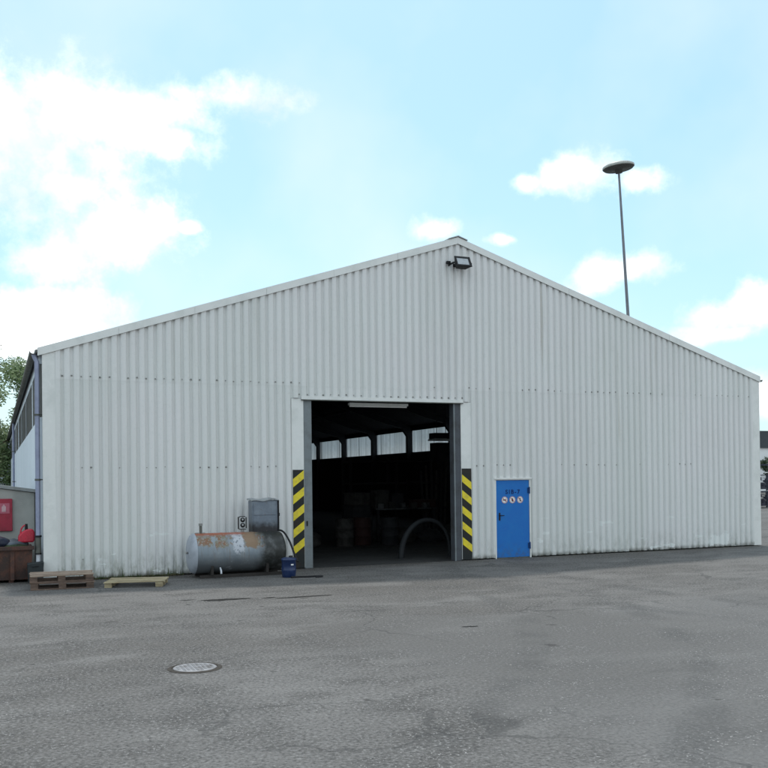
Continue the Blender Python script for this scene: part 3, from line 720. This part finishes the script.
k = a.mix(a.ramp(n, .4, .62), (.115, .05, .035), (.055, .035, .03)); k = a.mix(a.ramp(n2, .55, .7, 0, .6), k, (.18, .075, .035)); a.col(k).bump(n2, .5, .01); M['rust'] = a.m
SK = empty('rusty_skip', (-1.35, .55, 0), 'rusty brown steel skip full of dark rubbish in front of the shed', 'skip')
sb = MB()
o_ = [(-.95, -.42), (1.09, -.42), (1.09, .42), (-.95, .42)]; t_ = [(-1.0, -.5), (1.13, -.5), (1.13, .48), (-1.0, .48)]
vs = [(x, y, .06) for x, y in o_]+[(x, y, .76) for x, y in t_]+[(x*.95, y*.92, .74) for x, y in t_]+[(x*.9, y*.88, .30) for x, y in o_]
sb.mesh(vs, [(0, 1, 5, 4), (1, 2, 6, 5), (2, 3, 7, 6), (3, 0, 4, 7), (4, 5, 9, 8), (5, 6, 10, 9), (6, 7, 11, 10), (7, 4, 8, 11), (8, 9, 13, 12), (9, 10, 14, 13), (10, 11, 15, 14), (11, 8, 12, 15), (12, 13, 14, 15), (3, 2, 1, 0)], M['rust'])
sb.build('body', SK, fix=True)
r1 = MB(); r1.box(-1.03, 1.16, -.55, -.50, .70, .78, M['rust']); r1.build('rim', SK)
for x_ in (-.6, .05, .72):
    r1 = MB(); r1.box(x_-.04, x_+.04, -.50, -.43, .06, .70, M['rust']); r1.build('rib', SK)
for x_ in (-.7, .7):
    r1 = MB(); r1.box(x_-.05, x_+.05, -.4, .4, 0, .062, M['rust']); r1.build('runner', SK)
def lump(cx, cy, cz, r, m, name, label=None, cat=None, sq=(1, 1, .7), seed=0, parent=None):
    import bmesh
    from mathutils import noise as mn
    bm = bmesh.new(); bmesh.ops.create_icosphere(bm, subdivisions=3, radius=1)
    for v in bm.verts:
        k = 1+.28*mn.noise(v.co*1.6+Vector((seed, 0, 0)))+.14*mn.noise(v.co*4.5+Vector((0, seed, 0)))
        v.co = Vector((v.co.x*sq[0], v.co.y*sq[1], v.co.z*sq[2]))*r*k
    me_ = bpy.data.meshes.new(name); bm.to_mesh(me_); bm.free(); me_.materials.append(m)
    for p_ in me_.polygons: p_.use_smooth = True
    o_ = bpy.data.objects.new(name, me_); COL.objects.link(o_); o_.location = (cx, cy, cz)
    if parent: o_.parent = parent
    if label: tag(o_, label, cat)
    return o_
M['bag'] = worn('dark_bag', (.022, .028, .05), .35, 0, .3, 6); M['bag2'] = worn('grey_bag', (.10, .12, .14), .4); M['grn'] = worn('green_scrap', (.03, .045, .02), .7)
lump(-1.10, .42, .86, .30, M['bag'], 'rubbish_bag', 'dark blue rubbish bag heaped highest in the rusty skip', 'bag', (1.4, 1, .55), 1)
lump(-.62, .45, .78, .25, M['bag2'], 'rubbish_bag', 'grey rubbish bag in the skip under the red can', 'bag', (1.2, 1, .5), 4)
lump(-.55, .26, .72, .20, M['grn'], 'rubbish_sack', 'dark green scrap heap at the front rim of the skip', 'rubbish', (1.6, .8, .45), 8)
lump(-1.65, .42, .82, .3, M['bag'], 'rubbish_bag', 'dark blue rubbish bag at the left end of the skip', 'bag', (1.2, 1, .5), 14)
J = empty('fuel_can', (-.335, .42, .84), 'bright red plastic fuel can with dark spout lying on the skip rubbish', 'fuel can')
jb = MB(); jb.prism([(-.17, .0), (.15, .0), (.17, .06), (.165, .24), (.12, .29), (-.0, .285), (-.10, .22), (-.17, .14)], -.13, .13, worn('red_plastic', (.55, .02, .05), .35)); jb.build('body', J, fix=True, bevel=.03)
jb = MB(); jb.tube([(.0, 0, .26), (.0, 0, .40)], [.035, .028], M['black'], 10); jb.build('spout', J)
jb = MB(); jb.tube(smooth([(-.12, 0, .19), (-.10, 0, .30), (-.03, 0, .37), (.02, 0, .34)]), .016, bpy.data.materials['red_plastic'], 8); jb.build('handle', J)
M['tub'] = worn('dark_grey_rubber', (.040, .046, .048), .6, 0, .3, 5)
Tb = empty('rubber_tub', (-.18, -.12, 0), 'low dark grey rubber tub at the foot of the downpipe', 'tub')
tb = MB(); tb.mesh([(-.14, -.15, 0), (.14, -.15, 0), (.14, .12, 0), (-.14, .12, 0), (-.16, -.18, .42), (.17, -.18, .45), (.17, .14, .45), (-.16, .14, .42), (-.13, -.15, .42), (.14, -.15, .44), (.14, .11, .44), (-.13, .11, .42), (-.1, -.1, .3), (.1, -.1, .3), (.1, .08, .3), (-.1, .08, .3)],
    [(3, 2, 1, 0), (0, 1, 5, 4), (1, 2, 6, 5), (2, 3, 7, 6), (3, 0, 4, 7), (4, 5, 9, 8), (5, 6, 10, 9), (6, 7, 11, 10), (7, 4, 8, 11), (8, 9, 13, 12), (9, 10, 14, 13), (10, 11, 15, 14), (11, 8, 12, 15), (12, 13, 14, 15)], M['tub'])
tb.build('body', Tb, fix=True, bevel=.015)
tb = MB(); tb.tube([(-.06, -.185, .36), (-.05, -.215, .36), (.05, -.215, .37), (.06, -.185, .37)], .01, M['black'], 6); tb.build('handle', Tb)

# ------------------------------------------------------------------ manhole
MH = empty('manhole_cover', (1.13, -10.68, 0), 'round pale manhole cover with dark surround in the asphalt', 'manhole cover')
q = MB(); q.lathe([(.255, .004), (.26, .012), (.285, .010), (.31, .003)], worn('manhole_ring', (.05, .043, .036), .8, 0, .4, 14), 36); q.build('surround', MH)
M['lid'] = worn('manhole_iron', (.27, .27, .28), .6, .1, .4, 9, (.12, .11, .10))
q = MB(); q.lathe([(0, .014), (.235, .014), (.245, .008)], M['lid'], 36)
for i in range(-4, 5):
    for j in range(-4, 5):
        x_, y_ = i*.047, j*.047
        if x_*x_+y_*y_ < .04: q.box(x_-.014, x_+.014, y_-.014, y_+.014, .0138, .0185, M['lid'])
q.build('lid', MH)

# ------------------------------------------------------------------ weeds and litter along the wall foot
a = Mat('weed_green', .7); oi = a.N.new('ShaderNodeObjectInfo'); a.col(a.mix(a.ramp(a.noise(4, 3), .4, .6), (.06, .09, .025), (.13, .12, .06))); M['weed'] = a.m
M['litter'] = worn('leaf_litter', (.07, .05, .03), .9)
wd = MB()
for i in range(900):
    x_ = random.choice([random.uniform(.2, 3.1), random.uniform(.2, 3.1), random.uniform(12.4, 20)]) if i % 3 else random.uniform(.3, 2.9)
    if 3 < x_ < 5.2: continue
    hh = random.uniform(.02, .09) if x_ < 5 else random.uniform(.005, .02)
    if x_ < 5 and random.random() < .07: hh *= 3.0
    y_ = -random.uniform(.045, .12); a_ = random.uniform(0, 6.28); wv = random.uniform(.004, .012); ln_ = random.uniform(-.04, .04)
    dx, dy = math.cos(a_)*wv, math.sin(a_)*wv
    wd.face([(x_-dx, y_-dy, 0), (x_+dx, y_+dy, 0), (x_+ln_, y_-abs(ln_)*.5, hh)], M['weed'])
tag(wd.build('weeds'), 'small weeds growing along the foot of the corrugated wall', 'weeds', kind='stuff')
lt_ = MB()
for i in range(700):
    x_ = random.uniform(.1, 3.0) if i % 2 else random.uniform(.1, 20)
    if XL-.1 < x_ < XR+.1: continue
    y_ = -.05-abs(random.gauss(0, .09 if x_ < 4 else .03)); a_ = random.uniform(0, 6.28); r_ = random.uniform(.008, .028); z_ = random.uniform(.005, .022)
    lt_.face([(x_+r_*math.cos(a_+t)*(.6 if k_ % 2 else 1), y_+r_*math.sin(a_+t)*(.6 if k_ % 2 else 1), z_+random.uniform(-.004, .008)) for k_, t in enumerate((0, 1.57, 3.14, 4.71))], M['litter'])
tag(lt_.build('leaf_litter'), 'dry leaf litter and dirt along the foot of the wall', 'litter', kind='stuff')
gv = MB(); M['peb'] = worn('pale_gravel', (.27, .26, .24), .85)
for i in range(900):
    px = random.uniform(-2, 16); py = random.uniform(-14, -.3)
    if abs(px-1.13) < .5 and abs(py+10.7) < .5: continue
    r_ = random.uniform(.005, .013)*(1.5 if random.random() < .05 else 1)
    vs = [(px+r_*math.cos(t)*random.uniform(.7, 1.2), py+r_*math.sin(t)*random.uniform(.7, 1.2), .001) for t in (0, 1.25, 2.5, 3.8, 5)]+[(px, py, r_*.8)]
    gv.mesh(vs, [(0, 1, 5), (1, 2, 5), (2, 3, 5), (3, 4, 5), (4, 0, 5)], M['peb'])
tag(gv.build('loose_gravel'), 'loose pale grit scattered over the asphalt yard', 'gravel', kind='stuff')

# ------------------------------------------------------------------ inside the hall
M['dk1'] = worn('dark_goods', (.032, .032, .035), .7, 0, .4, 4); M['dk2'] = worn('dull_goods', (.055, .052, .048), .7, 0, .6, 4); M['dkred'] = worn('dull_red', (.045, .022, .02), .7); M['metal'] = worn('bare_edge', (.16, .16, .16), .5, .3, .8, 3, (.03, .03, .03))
HA = empty('bent_duct', (9.70, 1.3, 0), 'large ribbed duct bent into an arch on the floor inside the gateway', 'duct')
q = MB(); arc = []
for k_ in range(33):
    t = math.pi*k_/32; arc.append((-.72*math.cos(t)+(.14*math.sin(t)), .15*math.sin(t*1.0), .02+.98*math.sin(t)**.85 if 0 < k_ < 32 else .0))
arc = smooth(arc, 3); q.tube(arc, [(.058 if i % 2 else .050)*(1.5-.8*i/len(arc)) for i in range(len(arc))], worn('duct_grey', (.022, .024, .026), .7), 12); q.build('hose_body', HA)
WB = empty('workbench', (12.0, 8.0, 0), 'long workbench with a pale top edge deep inside the dark hall', 'workbench')
q = MB(); q.box(-1.15, 1.15, -.4, .4, 1.07, 1.12, M['dk1']); q.build('top', WB)
q = MB(); q.box(-1.15, .9, -.412, -.402, 1.085, 1.118, M['metal']); q.build('top_edge', WB)
for sx in (-1.05, 1.05):
    for sy in (-.32, .32):
        q = MB(); q.box(sx-.04, sx+.04, sy-.04, sy+.04, 0, 1.07, M['dk1']); q.build('leg', WB)
def crate(loc, sx, sy, sz, m, label, rz=0, group='dark crates stored inside the hall'):
    e = empty('crate', loc, label, 'crate', rz, group)
    q = MB(); q.box(-sx/2, sx/2, -sy/2, sy/2, .0, sz-.03, m, bev=.01); q.build('body', e)
    q = MB(); q.box(-sx/2-.015, sx/2+.015, -sy/2-.015, sy/2+.015, sz-.0295, sz, m); q.build('rim', e)
crate((11.15, 8, 1.122), .5, .45, .62, M['dk2'], 'tall grey crate standing at the left end of the workbench')
crate((11.75, 8.02, 1.122), .42, .4, .50, M['dk1'], 'dark crate standing beside the grey crate on the workbench')
crate((12.75, 8.0, 1.122), .85, .45, .27, M['dkred'], 'low dull red crate at the right end of the workbench')
for i in range(4): crate((10.25, 7.8, .002+i*.42), .8-.05*i, .6, .41, M['dk2' if i % 2 else 'dk1'], ['lowest', 'second', 'third', 'topmost'][i]+' crate of the stack left of the workbench', .1*i)
for i in range(3): crate((7.6+i*1.15, 13+i*.4, .002), 1.0, .8, .9+.25*(i % 2), M['dk1'], ['left', 'middle', 'right'][i]+' large dark crate on the floor at the back of the hall', .2*i)
PR = empty('pallet_rack', (14.2, 14, 0), 'dark pallet rack with loaded shelves against the far side of the hall', 'rack')
for sx in (-2, 0, 2):
    for sy in (-.45, .45):
        q = MB(); q.box(sx-.05, sx+.05, sy-.04, sy+.04, 0, 3.0, M['dk1']); q.build('upright', PR)
for z_ in (.9, 1.9, 2.8):
    q = MB(); q.box(-2, 2, -.48, .48, z_, z_+.07, M['dk1']); q.build('shelf', PR)
TC = empty('tall_cabinet', (15.62, 12.0, 0), 'tall dark steel cabinet standing before the window strip inside the hall', 'cabinet')
q = MB(); q.box(-.30, .55, .02, .7, 0, 3.55, M['dk1'], bev=.01); q.build('body', TC)
q = MB(); q.box(-.27, .52, -.0, .018, .1, 3.45, M['dk1']); q.build('door', TC)
HT = empty('roof_heater', (15.45, 11.9, 3.62), 'dark box heater with a pale lower edge hanging before the window strip', 'heater')
q = MB(); q.box(-.40, .40, -.25, .3, .075, .30, M['dk1'], bev=.01); q.build('housing', HT)
q = MB(); q.box(-.44, .44, -.29, .32, .0, .07, M['white']); q.build('lower_tray', HT)
q = MB(); q.tube([(-.2, 0, .3), (-.2, 0, roofz(15.25)-3.62-.1)], .015, M['dk1'], 6); q.tube([(.2, 0, .3), (.2, 0, roofz(15.65)-3.62-.1)], .015, M['dk1'], 6); q.build('hanger', HT)

def barrel(loc, m, label, hgt=.88):
    e = empty('barrel', loc, label, 'barrel', 0, 'barrels standing inside the hall')
    q = MB(); q.lathe([(0, 0), (.28, 0), (.29, .02), (.285, .28), (.297, .29), (.297, .31), (.285, .32), (.285, .56), (.297, .57), (.297, .59), (.285, .60), (.285, hgt-.02), (.295, hgt), (.27, hgt), (.265, hgt-.02), (0, hgt-.02)], m, 22); q.build('body', e, fix=True)
    q = MB(); q.lathe([(0, hgt), (.035, hgt), (.035, hgt-.02)], M['metal'], 10, (.15, 0, 0)); q.build('bung', e)
barrel((9.2, 6.2, .006), M['dk2'], 'leftmost dull barrel on the hall floor in front of the crate stack')
barrel((9.95, 6.6, .006), M['dkred'], 'dull red barrel on the hall floor between two grey barrels')
barrel((10.7, 6.1, .006), M['dk1'], 'dark barrel on the hall floor just left of the bent duct')
for i, (x_, y_, r_, lb) in enumerate(((11.5, 7.0, .42, 'dark sack slumped under the left half of the workbench'), (12.5, 6.9, .36, 'dark sack slumped under the right half of the workbench'), (8.1, 6.6, .40, 'dark sack lying nearest the left gate post inside the hall'), (8.6, 9.2, .55, 'large dark heap of sacking behind the barrels'), (13.9, 7.4, .5, 'dark sack lying right of the workbench'))):
    lump(x_, y_, r_*.5, r_, M['dk1' if i % 2 else 'dk2'], 'sack', lb, 'sack', (1.2, .9, .7), 20+i)
for i in range(6):
    q = MB(); x_ = 13.3+i*.16; q.tube([(x_, 9.0, .01), (x_+.25+.05*i, 9.8, 2.4+.2*(i % 3))], .045, M['dk2' if i % 2 else 'dk1'], 8)
    tag(q.build('pipe'), ['first', 'second', 'third', 'fourth', 'fifth', 'sixth'][i]+' from the left of the dark pipes leaning right of the workbench', 'pipe', 'pipes leaning inside the hall')
for i in range(5):
    q = MB(); s2 = random.uniform(.09, .15); q.box(10.95+i*.42, 11.05+i*.42+s2, 7.66, 7.8, 1.123, 1.123+random.uniform(.07, .25), M['dk2' if i % 2 else 'metal'], bev=.008)
    tag(q.build('tin'), ['first', 'second', 'third', 'fourth', 'fifth'][i]+' tin from the left along the front edge of the workbench', 'tin', 'tins on the workbench')
# ------------------------------------------------------------------ high mast light beyond the roof
B0 = Vector((42.40, 33.9, 0)); HT_ = Vector((40.93, 33.9, 24.35))
ML = empty('high_mast_light', tuple(B0), 'tall slim mast with a flat round lamp head behind the warehouse roof', 'light mast')
M['mast'] = worn('mast_galv', (.21, .22, .24), .5, .3, .2, 1)
q = MB(); q.tube([(0, 0, 0), tuple((HT_-B0)*.5), tuple(HT_-B0)], [.17, .12, .075], M['mast'], 12); q.build('pole', ML)
q = MB(); q.lathe([(0, -.25), (.25, -.25), (.27, 0), (.27, .0), (1.02, .02), (1.12, .12)], worn('lamp_underside', (.10, .10, .095), .6), 36); hd_ = q.build('lamp_head', ML, fix=True); hd_.location = HT_-B0
q = MB(); q.lathe([(1.125, .115), (1.15, .16), (1.13, .27), (.9, .40), (.5, .47), (0, .49)], worn('lamp_canopy', (.42, .43, .40), .5), 36); cp_ = q.build('canopy', hd_, fix=True)
hd_.rotation_euler = (0, R(-6), 0)

# ------------------------------------------------------------------ yard on the right: hall, wire cages, kerb
FH = empty('far_hall', (66, 62, 0), 'flat roofed white hall with dark fascia beyond the yard at the right edge', 'hall')
q = MB(); q.box(-16, 40, 0, 20, 0, 5.2, worn('hall_white', (.80, .81, .81), .6, 0, .1, .5)); q.build('wall', FH)
q = MB(); q.box(-16.2, 40.2, -.25, 20.2, 5.2, 7.2, worn('fascia_dark', (.06, .072, .08), .6, 0, .15, .5)); q.build('fascia', FH)
q = MB(); q.box(-16, 40, -.6, -.05, 3.45, 3.75, M['shedd']); q.build('canopy', FH)
for i in range(14):
    q = MB(); q.box(-15+i*4, -13.2+i*4, -.03, -.002, 1.0, 2.4, M['shedd']); q.build('window', FH)
M['mesh'] = worn('cage_steel', (.045, .05, .07), .6, .2); M['goods'] = worn('cage_goods', (.05, .05, .075), .7, 0, .5, 3, (.14, .14, .17))
def cage():
    e = empty('wire_cage', (0, 0, 0), 'x', 'wire cage', 0, 'wire cages stacked in the far yard')
    q = MB()
    for x_ in (-.6, .6):
        for y_ in (-.4, .4): q.box(x_-.03, x_+.03, y_-.03, y_+.03, 0, 1.0, M['mesh'])
    for z_ in (.1, .97): q.box(-.6, .6, -.43, -.37, z_, z_+.05, M['mesh']); q.box(-.6, .6, .37, .43, z_, z_+.05, M['mesh'])
    for i in range(1, 8): q.box(-.6+i*.15-.008, -.6+i*.15+.008, -.41, -.395, .15, .97, M['mesh'])
    for i in range(1, 6): q.box(-.6, .6, -.412, -.396, .1+i*.14, .116+i*.14, M['mesh']); q.box(-.608, -.592, -.4, .4, .1+i*.14, .116+i*.14, M['mesh'])
    q.build('frame', e)
    q = MB(); 
    for i in range(14):
        a_, b_, c_ = random.uniform(-.45, .45), random.uniform(-.25, .25), random.uniform(.15, .75); s2 = random.uniform(.07, .14); q.box(a_-s2, a_+s2, b_-s2, b_+s2, c_-s2*.5, c_+s2, M['goods'], .03)
    q.build('load', e); return e
proto = cage(); ci = 0
rows_ = ['lowest', 'middle', 'upper']
for i in range(7):
    for j in range(2 if i % 3 == 2 else 2):
        o = proto if ci == 0 else copy_tree(proto); ci += 1
        o.location = (42.2+i*1.35, 23.6+i*.35, .02+j*1.06); o.rotation_euler = (0, 0, R(8+random.uniform(-4, 4)))
        o['label'] = '%s wire cage of the %s stack from the warehouse end in the far yard' % (('lower', 'upper')[j], ('first', 'second', 'third', 'fourth', 'fifth', 'sixth', 'seventh')[i])
fe = empty('rail_fence', (40, 30, 0), 'thin dark rail fence behind the wire cages in the far yard', 'fence')
q = MB(); q.box(0, 40, -.03, .03, 2.75, 2.85, M['mesh']); q.box(0, 40, -.03, .03, 1.4, 1.46, M['mesh']); q.build('rail', fe)
for i in range(14):
    q = MB(); q.box(i*3-.04, i*3+.04, -.029, .029, 0, 2.9, M['mesh']); q.build('post', fe)

# ------------------------------------------------------------------ trees
def leafmat(name, c1, c2):
    a = Mat(name, .6, 0, .3); g = a.N.new('ShaderNodeNewGeometry'); r = a.math('ADD', a.math('MULTIPLY', g.outputs['Random Per Island'], .6), a.math('MULTIPLY', a.noise(.8, 3), .5))
    k = a.mix(a.ramp(r, .2, .8), c1, c2); a.col(k)
    tr = a.N.new('ShaderNodeBsdfTranslucent'); a.L.new(k, tr.inputs[0]); mx = a.N.new('ShaderNodeMixShader'); mx.inputs[0].default_value = .3
    a.L.new(a.b.outputs[0], mx.inputs[1]); a.L.new(tr.outputs[0], mx.inputs[2]); a.L.new(mx.outputs[0], a.N['Material Output'].inputs[0]); return a.m
M['leafA'] = leafmat('leaf_light', (.09, .15, .06), (.24, .31, .15)); M['leafB'] = leafmat('leaf_dark', (.018, .035, .014), (.05, .08, .03)); M['bark'] = worn('bark', (.09, .07, .05), .9, 0, .4, 6)
def tree(name, loc, h, rx, rz_, m, label, n=9000, seed=1, leaf=.16, low=.25):
    rnd = random.Random(seed); e = empty(name, loc, label, 'tree', 0, 'trees behind the warehouse')
    tr_ = MB(); tr_.tube([(0, 0, 0), (.1, 0, h*.3), (0, .1, h*.6), (.1, 0, h*.85)], [h*.028, h*.022, h*.014, h*.004], M['bark'], 8)
    cl = []
    cz = h-rz_
    for i in range(46):
        while True:
            p_ = Vector((rnd.uniform(-1, 1), rnd.uniform(-1, 1), rnd.uniform(-1, 1)))
            if .25 < p_.length < 1: break
        p_ = p_.normalized()*(p_.length**.5)
        c_ = Vector((p_.x*rx*.86, p_.y*rx*.86, cz+p_.z*rz_*.86)); cl.append((c_, rnd.uniform(.16, .34)*rx))
        if i % 3 == 0:
            tr_.tube([(0, 0, max(h*.2, c_.z*.55)), tuple(Vector((c_.x*.5, c_.y*.5, c_.z*.85))), tuple(c_)], [h*.010, h*.006, h*.002], M['bark'], 5)
    tr_.build('trunk', e)
    cr = MB(); per = n//len(cl)
    for c_, r_ in cl:
        for k_ in range(per):
            d = Vector((rnd.gauss(0, 1), rnd.gauss(0, 1), rnd.gauss(0, 1))).normalized()*r_*rnd.uniform(.3, 1.15); p_ = c_+Vector((d.x, d.y, d.z*.8))
            if p_.z < .2: continue
            a_ = Vector((rnd.gauss(0, 1), rnd.gauss(0, 1), rnd.gauss(0, .6))).normalized()*leaf*rnd.uniform(.6, 1.2); b_ = a_.orthogonal().normalized()*leaf*.45
            cr.face([p_-a_, p_+b_, p_+a_, p_-b_], m)
    cr.build('crown', e); return e
def gp(x, y_, Y):       # world point on the plane Y seen through a point of the photograph
    v = FWD+RT*(x-CX)/FPX-UP*(y_-CY)/FPX; t = (Y-CAM.y)/v.y; return CAM+v*t
g1 = gp(-38, 400, 42); tree('willow_tree', (g1.x+.7, 42, 0), 12.2, 4.2, 6.0, M['leafA'], 'tall light green tree standing behind the left side of the warehouse', 20000, 3, .13)
g1 = gp(0, 400, 62); tree('dark_tree', (g1.x-.4, 62, 0), 7.2, 2.9, 3.4, M['leafB'], 'dark green tree standing low behind the light green tree', 9000, 5, .15)
g1 = gp(-60, 400, 60); tree('dark_tree', (g1.x, 60, 0), 8.2, 4.6, 4.0, M['leafB'], 'broad dark green tree at the left edge behind the shed', 9000, 6, .15)
g1 = gp(772, 450, 50); tree('small_tree', (g1.x, 50, 0), 4.3, 1.3, 1.3, M['leafB'], 'small dark tree in front of the far white hall', 2500, 9, .12)
# white van far left
vp = gp(3, 480, 48)
V = empty('white_van', (vp.x-1.0, 48, 0), 'white van parked far behind the shed under the trees', 'van', R(80))
q = MB(); q.prism([(-2.5, .35), (2.4, .35), (2.45, 1.1), (1.9, 1.35), (1.35, 2.45), (1.0, 2.6), (-2.4, 2.6), (-2.5, 2.4)], -.95, .95, worn('van_white', (.75, .76, .74), .3, 0, .08)); q.build('body', V, fix=True, bevel=.08)
for s2 in (-1, 1):
    q = MB(); q.box(.55, 1.35, s2*.955-.004, s2*.955+.004, 1.35, 2.15, M['black']); q.build('side_window', V)
    for x_ in (-1.6, 1.6):
        q = MB(); q.lathe([(0, -.12), (.22, -.12), (.34, -.11), (.36, 0), (.34, .11), (.22, .12), (0, .12)], M['black'], 20, (x_, s2*.86, .36), 'Y'); q.build('wheel', V)
q = MB(); q.mesh([(1.93, -.8, 1.36), (1.93, .8, 1.36), (1.42, .75, 2.36), (1.42, -.75, 2.36)], [(0, 1, 2, 3)], M['black']); q.build('windscreen', V)

print('SCENE BUILT', len(bpy.data.objects))
